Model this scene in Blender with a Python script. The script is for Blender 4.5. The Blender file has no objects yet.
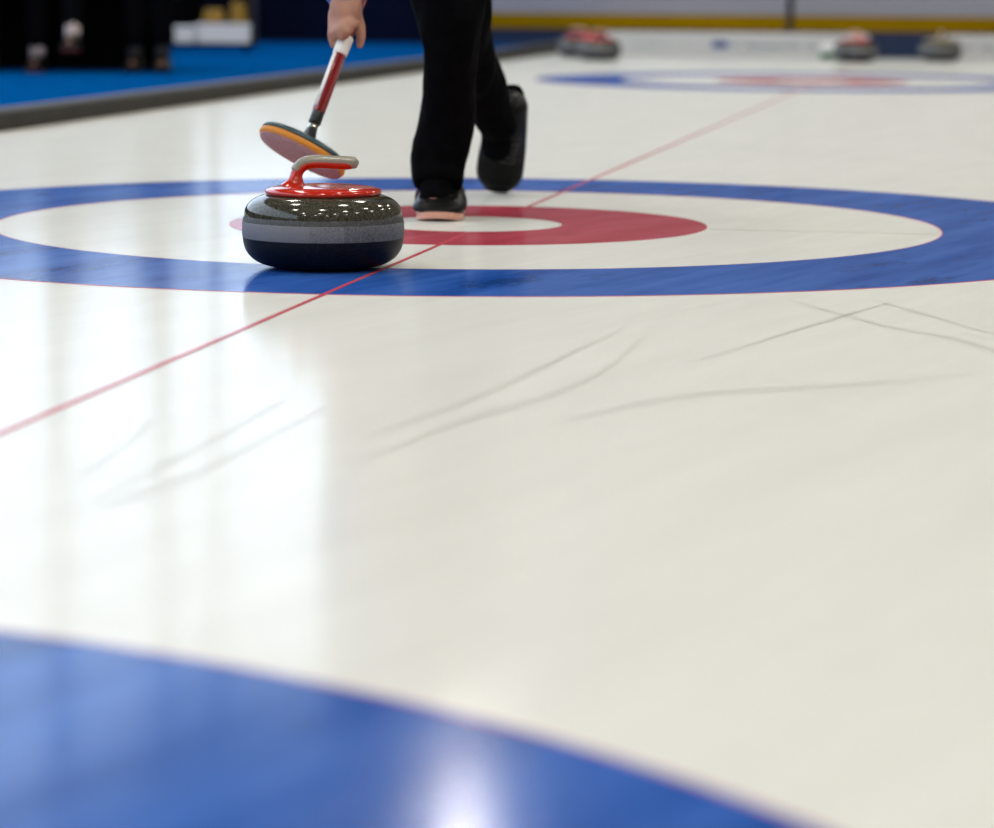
import bpy, bmesh, math, random
from mathutils import Vector, Matrix, noise
random.seed(7)
SC = bpy.context.scene
COL = SC.collection
PI = math.pi

# ------------------------------------------------------------------ camera frame
H = 0.5002; F = 2941.1; PIT = 0.14658; ROL = 0.00735; YAW = 0.1818
Fv = Vector((0, math.cos(PIT), -math.sin(PIT))); R0 = Vector((1, 0, 0)); U0 = R0.cross(Fv)
Rv = R0 * math.cos(ROL) + U0 * math.sin(ROL); Uv = -R0 * math.sin(ROL) + U0 * math.cos(ROL)
CAM = Vector((0, 0, H))
def ray(px, py): return Fv * F + Rv * (px - 497) - Uv * (py - 414)
def G(px, py, z=0.0):
    d = ray(px, py); return CAM + d * ((z - H) / d.z)
def D(px, py, y):
    d = ray(px, py); return CAM + d * (y / d.y)
# rink frame: u runs along the tee line, v to the right of it, origin in the middle house
HC = Vector((-0.0623, 6.0762, 0)); DU = Vector((math.sin(YAW), math.cos(YAW), 0)); DV = Vector((math.cos(YAW), -math.sin(YAW), 0))
def L(u, v, z=0.0):
    p = HC + DU * u + DV * v; return Vector((p.x, p.y, z))
RINK = Matrix((( DV.x, DU.x, 0, HC.x), (DV.y, DU.y, 0, HC.y), (0, 0, 1, 0), (0, 0, 0, 1)))   # local (v,u,z) -> world
def UV(p):
    r = p - HC; return r.dot(DU), r.dot(DV)

# ------------------------------------------------------------------ materials
def nt(name):
    m = bpy.data.materials.new(name); m.use_nodes = True
    t = m.node_tree; b = t.nodes['Principled BSDF']; return m, t, b
def mat(name, col, rough=0.5, metal=0.0, coat=0.0, noise_amt=0.0, scale=20.0, bump=0.0, spec=0.5, ior=1.45):
    m, t, b = nt(name)
    b.inputs['Base Color'].default_value = (*col, 1); b.inputs['Roughness'].default_value = rough
    b.inputs['Metallic'].default_value = metal; b.inputs['Coat Weight'].default_value = coat
    b.inputs['Specular IOR Level'].default_value = spec; b.inputs['IOR'].default_value = ior
    if noise_amt or bump:
        tc = t.nodes.new('ShaderNodeTexCoord'); n = t.nodes.new('ShaderNodeTexNoise')
        n.inputs['Scale'].default_value = scale; n.inputs['Detail'].default_value = 5
        t.links.new(tc.outputs['Object'], n.inputs['Vector'])
        if noise_amt:
            r = t.nodes.new('ShaderNodeValToRGB')
            r.color_ramp.elements[0].position = .3; r.color_ramp.elements[1].position = .7
            r.color_ramp.elements[0].color = (*[c * (1 - noise_amt) for c in col], 1)
            r.color_ramp.elements[1].color = (*[min(1, c * (1 + noise_amt)) for c in col], 1)
            t.links.new(n.outputs['Fac'], r.inputs['Fac']); t.links.new(r.outputs['Color'], b.inputs['Base Color'])
        if bump:
            bp = t.nodes.new('ShaderNodeBump'); bp.inputs['Strength'].default_value = bump; bp.inputs['Distance'].default_value = 0.01
            t.links.new(n.outputs['Fac'], bp.inputs['Height']); t.links.new(bp.outputs['Normal'], b.inputs['Normal'])
    return m
def emit(name, col, s):
    m = bpy.data.materials.new(name); m.use_nodes = True; t = m.node_tree; t.nodes.clear()
    e = t.nodes.new('ShaderNodeEmission'); e.inputs['Color'].default_value = (*col, 1); e.inputs['Strength'].default_value = s
    o = t.nodes.new('ShaderNodeOutputMaterial'); t.links.new(e.outputs[0], o.inputs[0]); return m

def ice_mat(name, c1, c2, contrast_lo=.35, contrast_hi=.65, rough=0.13, mirror=.5, smudge=.03):
    """painted ice: colour mottled along the run of play, pebble bump, thin scrape lines"""
    m, t, b = nt(name); N = t.nodes; K = t.links
    g = N.new('ShaderNodeNewGeometry')
    mp = N.new('ShaderNodeMapping'); mp.vector_type = 'TEXTURE'; mp.inputs['Rotation'].default_value = (0, 0, -0.46)
    K.new(g.outputs['Position'], mp.inputs['Vector'])
    st = N.new('ShaderNodeMapping'); st.inputs['Scale'].default_value = (7, .8, 1); K.new(mp.outputs[0], st.inputs['Vector'])
    n1 = N.new('ShaderNodeTexNoise'); n1.inputs['Scale'].default_value = 1.6; n1.inputs['Detail'].default_value = 6; n1.inputs['Roughness'].default_value = .6
    K.new(st.outputs[0], n1.inputs['Vector'])
    r = N.new('ShaderNodeValToRGB'); r.color_ramp.elements[0].position = contrast_lo; r.color_ramp.elements[1].position = contrast_hi
    r.color_ramp.elements[0].color = (*c1, 1); r.color_ramp.elements[1].color = (*c2, 1)
    K.new(n1.outputs['Fac'], r.inputs['Fac'])
    # thin scrape marks
    st2 = N.new('ShaderNodeMapping'); st2.inputs['Scale'].default_value = (1.0, .12, 1); K.new(mp.outputs[0], st2.inputs['Vector'])
    nz = N.new('ShaderNodeTexNoise'); nz.inputs['Scale'].default_value = 1.1; nz.inputs['Detail'].default_value = 1.5
    K.new(st2.outputs[0], nz.inputs['Vector'])
    mul = N.new('ShaderNodeMath'); mul.operation = 'MULTIPLY'; mul.inputs[1].default_value = 9; K.new(nz.outputs['Fac'], mul.inputs[0])
    fr = N.new('ShaderNodeMath'); fr.operation = 'PINGPONG'; fr.inputs[1].default_value = .5; K.new(mul.outputs[0], fr.inputs[0])
    lt = N.new('ShaderNodeMapRange'); lt.inputs['From Min'].default_value = 0; lt.inputs['From Max'].default_value = .035
    lt.inputs['To Min'].default_value = 1; lt.inputs['To Max'].default_value = 0; K.new(fr.outputs[0], lt.inputs['Value'])
    n3 = N.new('ShaderNodeTexNoise'); n3.inputs['Scale'].default_value = 1.3; K.new(g.outputs['Position'], n3.inputs['Vector'])
    ms = N.new('ShaderNodeMapRange'); ms.inputs['From Min'].default_value = .5; ms.inputs['From Max'].default_value = .65; K.new(n3.outputs['Fac'], ms.inputs['Value'])
    mm = N.new('ShaderNodeMath'); mm.operation = 'MULTIPLY'; K.new(lt.outputs[0], mm.inputs[0]); K.new(ms.outputs[0], mm.inputs[1])
    m3 = N.new('ShaderNodeMath'); m3.operation = 'MULTIPLY'; m3.inputs[1].default_value = .22; K.new(mm.outputs[0], m3.inputs[0])
    mx = N.new('ShaderNodeMix'); mx.data_type = 'RGBA'; K.new(m3.outputs[0], mx.inputs[0]); K.new(r.outputs['Color'], mx.inputs[6])
    mx.inputs[7].default_value = (*[c * .8 for c in c1], 1)
    # soft darker smudges left by sliders and feet
    sm = N.new('ShaderNodeTexNoise'); sm.inputs['Scale'].default_value = 2.6; sm.inputs['Detail'].default_value = 5; sm.inputs['Roughness'].default_value = .65
    st5 = N.new('ShaderNodeMapping'); st5.inputs['Scale'].default_value = (2.6, .9, 1); K.new(mp.outputs[0], st5.inputs['Vector']); K.new(st5.outputs[0], sm.inputs['Vector'])
    sr = N.new('ShaderNodeMapRange'); sr.inputs['From Min'].default_value = .58; sr.inputs['From Max'].default_value = .72; sr.inputs['To Max'].default_value = smudge
    K.new(sm.outputs['Fac'], sr.inputs['Value'])
    mx2 = N.new('ShaderNodeMix'); mx2.data_type = 'RGBA'; K.new(sr.outputs[0], mx2.inputs[0]); K.new(mx.outputs[2], mx2.inputs[6]); mx2.inputs[7].default_value = (*[c * .45 for c in c1], 1)
    mx = mx2
    K.new(mx.outputs[2], b.inputs['Base Color'])
    # pebble and streak bump
    pb = N.new('ShaderNodeTexNoise'); pb.inputs['Scale'].default_value = 170; pb.inputs['Detail'].default_value = 2; K.new(g.outputs['Position'], pb.inputs['Vector'])
    ad = N.new('ShaderNodeMath'); ad.operation = 'MULTIPLY_ADD'; ad.inputs[1].default_value = .5; K.new(pb.outputs['Fac'], ad.inputs[0])
    st4 = N.new('ShaderNodeMapping'); st4.inputs['Scale'].default_value = (45, 3, 1); K.new(mp.outputs[0], st4.inputs['Vector'])
    n4 = N.new('ShaderNodeTexNoise'); n4.inputs['Scale'].default_value = 1; n4.inputs['Detail'].default_value = 3; K.new(st4.outputs[0], n4.inputs['Vector'])
    K.new(n4.outputs['Fac'], ad.inputs[2])
    bp = N.new('ShaderNodeBump'); bp.inputs['Strength'].default_value = .035; bp.inputs['Distance'].default_value = .002
    K.new(ad.outputs[0], bp.inputs['Height']); K.new(bp.outputs['Normal'], b.inputs['Normal'])
    rr = N.new('ShaderNodeMapRange'); rr.inputs['From Min'].default_value = .3; rr.inputs['From Max'].default_value = .7
    rr.inputs['To Min'].default_value = rough * .8; rr.inputs['To Max'].default_value = rough * 1.3
    K.new(n4.outputs['Fac'], rr.inputs['Value']); K.new(rr.outputs[0], b.inputs['Roughness'])
    b.inputs['IOR'].default_value = 1.31
    # frosted, pebbled surface: only part of it mirrors, the rest scatters
    df = N.new('ShaderNodeBsdfDiffuse'); K.new(mx.outputs[2], df.inputs['Color'])
    ms_ = N.new('ShaderNodeMixShader'); ms_.inputs[0].default_value = mirror
    K.new(df.outputs[0], ms_.inputs[1]); K.new(b.outputs[0], ms_.inputs[2]); K.new(ms_.outputs[0], N['Material Output'].inputs['Surface'])
    return m

def granite_mat(name, base, fleck, dark, rough):
    m, t, b = nt(name); N = t.nodes; K = t.links
    tc = N.new('ShaderNodeTexCoord')
    v = N.new('ShaderNodeTexVoronoi'); v.inputs['Scale'].default_value = 650; K.new(tc.outputs['Object'], v.inputs['Vector'])
    n = N.new('ShaderNodeTexNoise'); n.inputs['Scale'].default_value = 160; n.inputs['Detail'].default_value = 4; K.new(tc.outputs['Object'], n.inputs['Vector'])
    r = N.new('ShaderNodeValToRGB'); e = r.color_ramp.elements
    e[0].position = .25; e[0].color = (*dark, 1); e[1].position = .78; e[1].color = (*fleck, 1)
    k = e.new(.5); k.color = (*base, 1)
    mx = N.new('ShaderNodeMix'); mx.data_type = 'FLOAT'; mx.inputs[0].default_value = .45
    sp = N.new('ShaderNodeSeparateColor'); K.new(v.outputs['Color'], sp.inputs[0])
    K.new(n.outputs['Fac'], mx.inputs[2]); K.new(sp.outputs[0], mx.inputs[3]); K.new(mx.outputs[0], r.inputs['Fac'])
    K.new(r.outputs['Color'], b.inputs['Base Color']); b.inputs['Roughness'].default_value = rough
    b.inputs['Specular IOR Level'].default_value = .15 if rough == .45 else .5
    return m
def band_mat(name):
    m, t, b = nt(name); N = t.nodes; K = t.links
    tc = N.new('ShaderNodeTexCoord'); s = N.new('ShaderNodeSeparateXYZ'); K.new(tc.outputs['Object'], s.inputs[0])
    a = N.new('ShaderNodeMath'); a.operation = 'ARCTAN2'; K.new(s.outputs['Y'], a.inputs[0]); K.new(s.outputs['X'], a.inputs[1])
    q = N.new('ShaderNodeMath'); q.operation = 'MULTIPLY'; q.inputs[1].default_value = 2.35; K.new(a.outputs[0], q.inputs[0])
    fl = N.new('ShaderNodeMath'); fl.operation = 'FLOOR'; K.new(q.outputs[0], fl.inputs[0])
    wn = N.new('ShaderNodeTexWhiteNoise'); wn.noise_dimensions = '1D'; K.new(fl.outputs[0], wn.inputs['W'])
    fq = N.new('ShaderNodeMath'); fq.operation = 'MULTIPLY'; fq.inputs[1].default_value = 60; K.new(a.outputs[0], fq.inputs[0])
    fz = N.new('ShaderNodeTexNoise'); fz.noise_dimensions = '1D'; fz.inputs['Scale'].default_value = 1; K.new(fq.outputs[0], fz.inputs['W'])
    n = N.new('ShaderNodeTexNoise'); n.inputs['Scale'].default_value = 240; n.inputs['Detail'].default_value = 3; K.new(tc.outputs['Object'], n.inputs['Vector'])
    m1 = N.new('ShaderNodeMath'); m1.operation = 'MULTIPLY_ADD'; m1.inputs[1].default_value = .8; K.new(wn.outputs['Value'], m1.inputs[0]); K.new(n.outputs['Fac'], m1.inputs[2])
    m2 = N.new('ShaderNodeMath'); m2.operation = 'MULTIPLY_ADD'; m2.inputs[1].default_value = .3; K.new(fz.outputs['Fac'], m2.inputs[0]); K.new(m1.outputs[0], m2.inputs[2])
    r = N.new('ShaderNodeValToRGB'); e = r.color_ramp.elements
    e[0].position = .4; e[0].color = (.06, .06, .064, 1); e[1].position = 1.25 - .25; e[1].color = (.185, .18, .19, 1)
    K.new(m2.outputs[0], r.inputs['Fac']); K.new(r.outputs['Color'], b.inputs['Base Color']); b.inputs['Roughness'].default_value = .75
    return m

M = {}
M['ice'] = ice_mat('sheet_ice', (.650, .638, .595), (.682, .672, .630))
M['blue'] = ice_mat('blue_ring_paint', (.010, .060, .28), (.040, .120, .42), .32, .66, smudge=.8)
M['red'] = ice_mat('red_ring_paint', (.34, .035, .055), (.42, .07, .10), .3, .7, smudge=.4)
M['line'] = ice_mat('red_line_paint', (.45, .05, .07), (.52, .09, .11))
M['outline'] = ice_mat('pink_edge_paint', (.55, .12, .18), (.62, .2, .25))
M['scrape'] = ice_mat('scraped_ice', (.645, .635, .59), (.675, .665, .62), rough=.10, mirror=.56)
M['faint'] = ice_mat('faint_line_paint', (.5, .48, .42), (.56, .54, .48))
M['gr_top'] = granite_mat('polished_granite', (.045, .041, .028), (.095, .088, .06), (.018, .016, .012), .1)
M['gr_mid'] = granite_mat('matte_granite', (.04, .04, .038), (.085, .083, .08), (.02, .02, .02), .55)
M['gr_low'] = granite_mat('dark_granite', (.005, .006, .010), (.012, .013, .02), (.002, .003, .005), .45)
M['band'] = band_mat('striking_band')
M['redp'] = mat('red_plastic', (.46, .016, .004), .12, coat=.3)
M['grip'] = mat('grey_grip_plastic', (.26, .235, .18), .22, coat=.4)
M['farcap'] = mat('far_red_plastic', (.60, .08, .07), .2)
M['fargrip'] = mat('far_cream_plastic', (.45, .36, .25), .3)
M['trouser'] = mat('black_trouser_cloth', (.0022, .0022, .003), .9, noise_amt=.3, scale=30, spec=.04)
M['jacket'] = mat('blue_jacket_cloth', (.01, .09, .38), .7, noise_amt=.15, scale=25)
M['skin'] = mat('skin', (.37, .175, .12), .5, noise_amt=.08, scale=60)
M['hair'] = mat('brown_hair', (.03, .018, .01), .6, noise_amt=.3, scale=90)
M['leather'] = mat('black_leather', (.005, .005, .005), .4, bump=.15, scale=60, spec=.12)
M['leathergrey'] = mat('grey_leather', (.035, .035, .034), .4)
M['sole'] = mat('pink_slider_sole', (.70, .36, .28), .35)
M['rubber'] = mat('dark_rubber', (.003, .003, .0035), .8, spec=.05)
M['lace'] = mat('dark_lace', (.03, .03, .03), .7)
M['shaft'] = mat('dark_red_shaft', (.22, .006, .008), .15, coat=.8)
M['tape'] = mat('white_tape', (.78, .74, .70), .5)
M['blackp'] = mat('black_plastic', (.01, .012, .014), .3)
M['silver'] = mat('silver_metal', (.6, .58, .53), .25, metal=1)
M['orange'] = mat('orange_foam_rim', (.58, .20, .012), .5)
M['pad'] = mat('mauve_pad_fabric', (.30, .15, .17), .75, noise_amt=.12, scale=120)
M['teal'] = mat('dark_teal_shell', (.015, .045, .055), .3)
M['carpet'] = mat('blue_carpet', (.0005, .062, .22), .95, noise_amt=.15, scale=9, spec=.0)
M['kerb'] = mat('dark_foam_kerb', (.025, .023, .018), .8, noise_amt=.2, scale=6)
M['kerbtop'] = mat('grey_violet_strip', (.13, .12, .16), .7)
M['navy'] = mat('navy_wall_cloth', (.0015, .003, .016), .9, noise_amt=.3, scale=1.2, spec=.1)
M['black'] = mat('black_wall_cloth', (.002, .002, .003), .95, noise_amt=.3, scale=2, spec=.05)
M['upper'] = mat('beige_upper_wall', (.20, .185, .155), .8, noise_amt=.06, scale=.4)
M['ceil'] = mat('dark_ceiling', (.06, .055, .045), .9, noise_amt=.1, scale=.5)
M['board'] = mat('grey_white_board', (.27, .265, .31), .7, noise_amt=.05, scale=.7)
M['yellow'] = mat('yellow_kick_plate', (.26, .145, .0), .8, noise_amt=.08, scale=2, spec=.05)
M['boardbase'] = mat('navy_board_base', (.002, .016, .06), .7)
M['seam'] = mat('dark_board_seam', (.02, .02, .03), .6)
M['foamw'] = mat('white_foam', (.50, .49, .49), .7, noise_amt=.04, scale=3)
M['foamb'] = mat('navy_foam', (.002, .012, .05), .7, noise_amt=.1, scale=3)
M['print_blue'] = mat('blue_print', (.03, .06, .22), .6)
M['print_grey'] = mat('grey_print', (.16, .18, .24), .6)
M['print_green'] = mat('pale_green_print', (.32, .40, .36), .6)
M['benchblk'] = mat('black_bench', (.0012, .0012, .0014), .9, spec=.05)
M['poleg'] = mat('dark_grey_pole', (.02, .02, .024), .5)
M['whitebox'] = mat('white_box_plastic', (.80, .78, .78), .5)
M['yellowbag'] = mat('yellow_bag_cloth', (.24, .13, .006), .7, noise_amt=.3, scale=14)
M['sock'] = mat('white_sock', (.5, .4, .38), .9)
M['redshoe'] = mat('dark_red_shoe', (.12, .02, .02), .6)
M['green'] = mat('dark_green_plastic', (.01, .10, .03), .5)
M['window'] = emit('daylit_window_glass', (.66, .81, 1.0), 2.65)
M['frame'] = mat('window_frame_grey', (.16, .16, .15), .6)
M['lamp'] = emit('lamp_diffuser', (1.0, .96, .86), 72)
M['spot'] = emit('spot_diffuser', (1.0, .97, .9), 330)
M['housing'] = mat('lamp_housing_grey', (.25, .25, .25), .4, metal=.6)

# ------------------------------------------------------------------ mesh helpers
def link(name, me, m, parent=None, smooth=True, kind=None, label=None):
    o = bpy.data.objects.new(name, me); COL.objects.link(o)
    for mm in (m if isinstance(m, (list, tuple)) else [m]): me.materials.append(mm)
    if smooth:
        for p in me.polygons: p.use_smooth = True
    if parent is not None: o.parent = parent
    if kind: o['kind'] = kind
    if label: o['label'] = label
    return o
def from_bm(name, bm, m, parent=None, smooth=True, **k):
    me = bpy.data.meshes.new(name); bmesh.ops.recalc_face_normals(bm, faces=bm.faces); bm.to_mesh(me); bm.free()
    return link(name, me, m, parent, smooth, **k)
def empty(name, loc=(0, 0, 0), rotz=0.0, label=None, cat=None, group=None):
    o = bpy.data.objects.new(name, None); COL.objects.link(o); o.location = loc; o.rotation_euler = (0, 0, rotz); o.empty_display_size = .1
    return tag(o, label, cat, group)
def tag(o, label=None, cat=None, group=None):
    if label: o['label'] = label
    if cat: o['category'] = cat
    if group: o['group'] = group
    return o
def box_bm(bm, x0, x1, y0, y1, z0, z1, bev=0.0, mtx=None):
    r = bmesh.ops.create_cube(bm, size=1); vs = r['verts']
    for v in vs: v.co = Vector(((x0 + x1) / 2 + v.co.x * (x1 - x0), (y0 + y1) / 2 + v.co.y * (y1 - y0), (z0 + z1) / 2 + v.co.z * (z1 - z0)))
    if bev:
        es = list({e for v in vs for e in v.link_edges})
        rr = bmesh.ops.bevel(bm, geom=es, offset=bev, segments=2, affect='EDGES', profile=.6); vs = list({v for f in rr['faces'] for v in f.verts} | {v for v in vs if v.is_valid})
    if mtx is not None: bmesh.ops.transform(bm, matrix=mtx, verts=[v for v in vs if v.is_valid])
def lathe(profile, seg=96, close=True):
    bm = bmesh.new(); rings = []
    for r, z in profile:
        if r < 1e-6: rings.append([bm.verts.new((0, 0, z))]); continue
        rings.append([bm.verts.new((r * math.cos(2 * PI * i / seg), r * math.sin(2 * PI * i / seg), z)) for i in range(seg)])
    for a, b in zip(rings, rings[1:]):
        if len(a) == 1 and len(b) == 1: continue
        for i in range(seg):
            j = (i + 1) % seg
            if len(a) == 1: bm.faces.new((a[0], b[i], b[j]))
            elif len(b) == 1: bm.faces.new((a[i], a[j], b[0]))
            else: bm.faces.new((a[i], a[j], b[j], b[i]))
    return bm
def annulus(name, cx, cy, r0, r1, z0, z1, m, parent, seg=384, a0=0, a1=2 * PI, **k):
    bm = bmesh.new(); V = []
    full = abs(a1 - a0 - 2 * PI) < 1e-6; n = seg if full else seg + 1
    for i in range(n):
        a = a0 + (a1 - a0) * i / seg; c, s = math.cos(a), math.sin(a)
        V.append([bm.verts.new((cx + r * c, cy + r * s, z)) for r, z in ((r0, z0), (r0, z1), (r1, z1), (r1, z0))])
    for i in range(n if full else n - 1):
        a, b = V[i], V[(i + 1) % n]
        for q in range(3): bm.faces.new((a[q], a[q + 1], b[q + 1], b[q]))
    return from_bm(name, bm, m, parent, smooth=False, **k)
def frame_of(d, hint=Vector((0, 0, 1))):
    d = d.normalized()
    if abs(d.dot(hint)) > .97: hint = Vector((0, 1, 0))
    x = hint.cross(d).normalized(); y = d.cross(x).normalized(); return x, y, d
def tube_bm(bm, pts, rad, seg=20, cap=True, flat=(1, 1), hint=Vector((0, 0, 1))):
    pts = [Vector(p) for p in pts]; rings = []
    rads = rad if isinstance(rad, (list, tuple)) else [rad] * len(pts)
    for i, p in enumerate(pts):
        d = (pts[min(i + 1, len(pts) - 1)] - pts[max(i - 1, 0)])
        x, y, _ = frame_of(d, hint)
        rings.append([bm.verts.new(p + x * (rads[i] * flat[0] * math.cos(2 * PI * k / seg)) + y * (rads[i] * flat[1] * math.sin(2 * PI * k / seg))) for k in range(seg)])
    for a, b in zip(rings, rings[1:]):
        for k in range(seg): bm.faces.new((a[k], a[(k + 1) % seg], b[(k + 1) % seg], b[k]))
    if cap: bm.faces.new(rings[0][::-1]); bm.faces.new(rings[-1])
    return rings
def catmull(pts, n=8):
    pts = [Vector(p) for p in pts]; P = [pts[0] * 2 - pts[1]] + pts + [pts[-1] * 2 - pts[-2]]; out = []
    for i in range(1, len(P) - 2):
        for k in range(n):
            t = k / n; a, b, c, d = P[i - 1], P[i], P[i + 1], P[i + 2]
            out.append(.5 * ((2 * b) + (c - a) * t + (2 * a - 5 * b + 4 * c - d) * t * t + (3 * b - a - 3 * c + d) * t ** 3))
    out.append(pts[-1]); return out
def lerp(a, b, t): return a + (b - a) * t
def ring_loft(bm, rings, seg=28):
    """rings: (centre, half width along X-ish, half depth, tilt axis direction); horizontal-ish ellipses"""
    rs = []
    for c, rx, ry, ax in rings:
        ax = Vector(ax).normalized(); x = Vector((1, 0, 0)); x = (x - ax * x.dot(ax)).normalized(); y = ax.cross(x)
        rs.append([bm.verts.new(c + x * (rx * math.cos(2 * PI * k / seg)) + y * (ry * math.sin(2 * PI * k / seg))) for k in range(seg)])
    for a, b in zip(rs, rs[1:]):
        for k in range(seg): bm.faces.new((a[k], a[(k + 1) % seg], b[(k + 1) % seg], b[k]))
    bm.faces.new(rs[0][::-1]); bm.faces.new(rs[-1])
def capsule(bm, a, ra, b, rb, n=2):
    t = bmesh.new()
    for p, r in ((a, ra), (b, rb)):
        bmesh.ops.create_icosphere(t, subdivisions=n, radius=r, matrix=Matrix.Translation(Vector(p)))
    h = bmesh.ops.convex_hull(t, input=t.verts[:])
    junk = list({e for e in h['geom_interior'] + h['geom_unused'] if isinstance(e, bmesh.types.BMVert)})
    if junk: bmesh.ops.delete(t, geom=junk, context='VERTS')
    me = bpy.data.meshes.new('tmp'); t.to_mesh(me); t.free(); bm.from_mesh(me); bpy.data.meshes.remove(me)
def fuse(name, bm, voxel, m, parent, smooth_it=6, fold=0.0, fscale=(12, 12, 5), **k):
    """one continuous surface out of overlapping closed shapes"""
    me = bpy.data.meshes.new(name); bm.to_mesh(me); bm.free()
    o = bpy.data.objects.new('tmp', me); COL.objects.link(o)
    r = o.modifiers.new('r', 'REMESH'); r.mode = 'VOXEL'; r.voxel_size = voxel
    s = o.modifiers.new('s', 'SMOOTH'); s.iterations = smooth_it; s.factor = .5
    dg = bpy.context.evaluated_depsgraph_get(); me2 = bpy.data.meshes.new_from_object(o.evaluated_get(dg))
    bpy.data.objects.remove(o); bpy.data.meshes.remove(me); me2.name = name
    if fold:
        ns = [v.normal.copy() for v in me2.vertices]
        for v, n_ in zip(me2.vertices, ns):
            q = Vector((v.co.x * fscale[0], v.co.y * fscale[1], v.co.z * fscale[2]))
            v.co += n_ * (fold * noise.fractal(q, 1.0, 2.0, 3))
    me2.materials.clear()
    return link(name, me2, m, parent, **k)
def copy_tree(o, parent=None):
    c = o.copy(); COL.objects.link(c)
    if parent is not None: c.parent = parent
    for ch in list(o.children): copy_tree(ch, c)
    return c

# ------------------------------------------------------------------ the setting
U0_, U1_, V0_, V1_ = -17.0, 16.4, -5.3, 11.0
def rbox(name, u0, u1, v0, v1, z0, z1, m, parent=None, bev=0, **k):
    bm = bmesh.new(); box_bm(bm, v0, v1, u0, u1, z0, z1, bev); bmesh.ops.transform(bm, matrix=RINK, verts=bm.verts)
    return from_bm(name, bm, m, parent, smooth=False, **k)
floor = rbox('floor', U0_, U1_, V0_, V1_, -.1, 0, M['ice'], kind='structure'); floor['label'] = 'pebbled white curling ice, glossy, with painted rings'
W = .12
def vback(px):
    d = ray(px, 20); k = (U1_ - .08 - (CAM - HC).dot(DU)) / d.dot(DU); return ((CAM + d * k) - HC).dot(DV)
wb = rbox('wall_back', U1_, U1_ + W, V0_ - W, V1_ + W, -.1, 7.6, M['upper'], kind='structure')
rbox('lower_cladding', U1_ - .03, U1_ - .001, V0_ + .002, vback(474), .0, 1.0, M['navy'], wb, label='navy lower wall behind the carpet')
rbox('wall_front', U0_ - W, U0_, V0_ - W, V1_ + W, -.1, 7.6, M['upper'], kind='structure')
rbox('wall_right', U0_, U1_, V1_, V1_ + W, -.1, 7.6, M['upper'], kind='structure')
wl = rbox('wall_left', U0_, U1_, V0_ - W, V0_, -.1, 7.6, M['black'], kind='structure')
rbox('ceiling', U0_ - W, U1_ + W, V0_ - W, V1_ + W, 7.6, 7.75, M['ceil'], kind='structure')

# daylight windows: along the left wall and at the left end of the back wall
def window(n, axis, a0, a1, z0, z1):
    fr = .035
    if axis == 'u': bx = lambda nm, b0, b1, c0, c1, d0, d1, m, p=None, **k: rbox(nm, b0, b1, V0_ + d0, V0_ + d1, c0, c1, m, p, **k)
    else: bx = lambda nm, b0, b1, c0, c1, d0, d1, m, p=None, **k: rbox(nm, U1_ - d1, U1_ - d0, b0, b1, c0, c1, m, p, **k)
    w = bx('window_%d' % n, a0, a1, z0 - fr, z0, .001, .10, M['frame'], kind='structure'); w['label'] = 'tall daylit window in grey frame'
    bx('window_head', a0, a1, z1, z1 + fr, .001, .10, M['frame'], w)
    bx('window_jamb', a0, a0 + fr, z0, z1, .001, .10, M['frame'], w); bx('window_jamb', a1 - fr, a1, z0, z1, .001, .10, M['frame'], w)
    bx('pane', a0 + fr, a1 - fr, z0, z1, .02, .03, M['window'], w, label='bright daylit pane')
WZ0, WZ1 = 1.0, 5.2
def uleft(px):
    d = ray(px, 50); k = (V0_ - (CAM - HC).dot(DV)) / d.dot(DV); return ((CAM + d * k) - HC).dot(DU)
edges = [-12.4, -8.4, -4.8, -1.6, 1.4, 4.2, uleft(-60), uleft(44), uleft(152), 16.58]
print('EDGES', edges)
for i in range(len(edges) - 1): window(i + 1, 'u', edges[i], edges[i + 1] - .07, WZ0, WZ1)
window(len(edges), 'v', V0_ + .1, vback(330), WZ0, WZ1)

# raised walkway with blue carpet and its dark kerb
KV = -2.16
rbox('trim_1', U0_, U1_ - .04, KV - .07, KV, .001, .062, M['kerb'], kind='structure', bev=.004)
rbox('trim_2', U0_, U1_ - .04, KV - .11, KV - .071, .001, .066, M['kerbtop'], kind='structure')
wk = rbox('walkway_carpet', U0_, U1_ - .04, V0_ + .02, KV - .112, .001, .012, M['carpet'], kind='structure'); wk['label'] = 'walkway beside the ice covered in blue carpet'

# ------------------------------------------------------------------ painted house markings (in the ice)
def house(u, full=True):
    c = HC + DU * u
    T = .0008
    b = annulus('blue_ring', c.x, c.y, .971, 1.41, .0001, T, M['blue'], floor, label='wide blue outer ring of a house')
    annulus('ring_outline', c.x, c.y, 1.41, 1.4135, .0001, T, M['outline'], b, label='thin pink line round the blue ring')
    annulus('ring_outline', c.x, c.y, .9685, .971, .0001, T, M['outline'], b, label='thin pink line inside the blue ring')
    annulus('red_ring', c.x, c.y, .194, .493, .0001, T, M['red'], floor, label='red inner ring around the white button')
house(-5.209); house(0); house(9.15)
# lines lie a hair above the rings
LO = .041 * math.cos(YAW)
for a_, b_ in ((-16.5, -.2), (.38, 13.5)): rbox('tee_line', a_, b_, LO - .004, LO + .004, .0001, .0012, M['line'], floor, label='thin red line through all three houses')
for uu in (-5.209, 0, 9.15):
    rbox('center_line', uu - .004, uu + .004, .5, .965, .0001, .0007, M['faint'], floor, label='faint grey line crossing the white ring')

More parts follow.
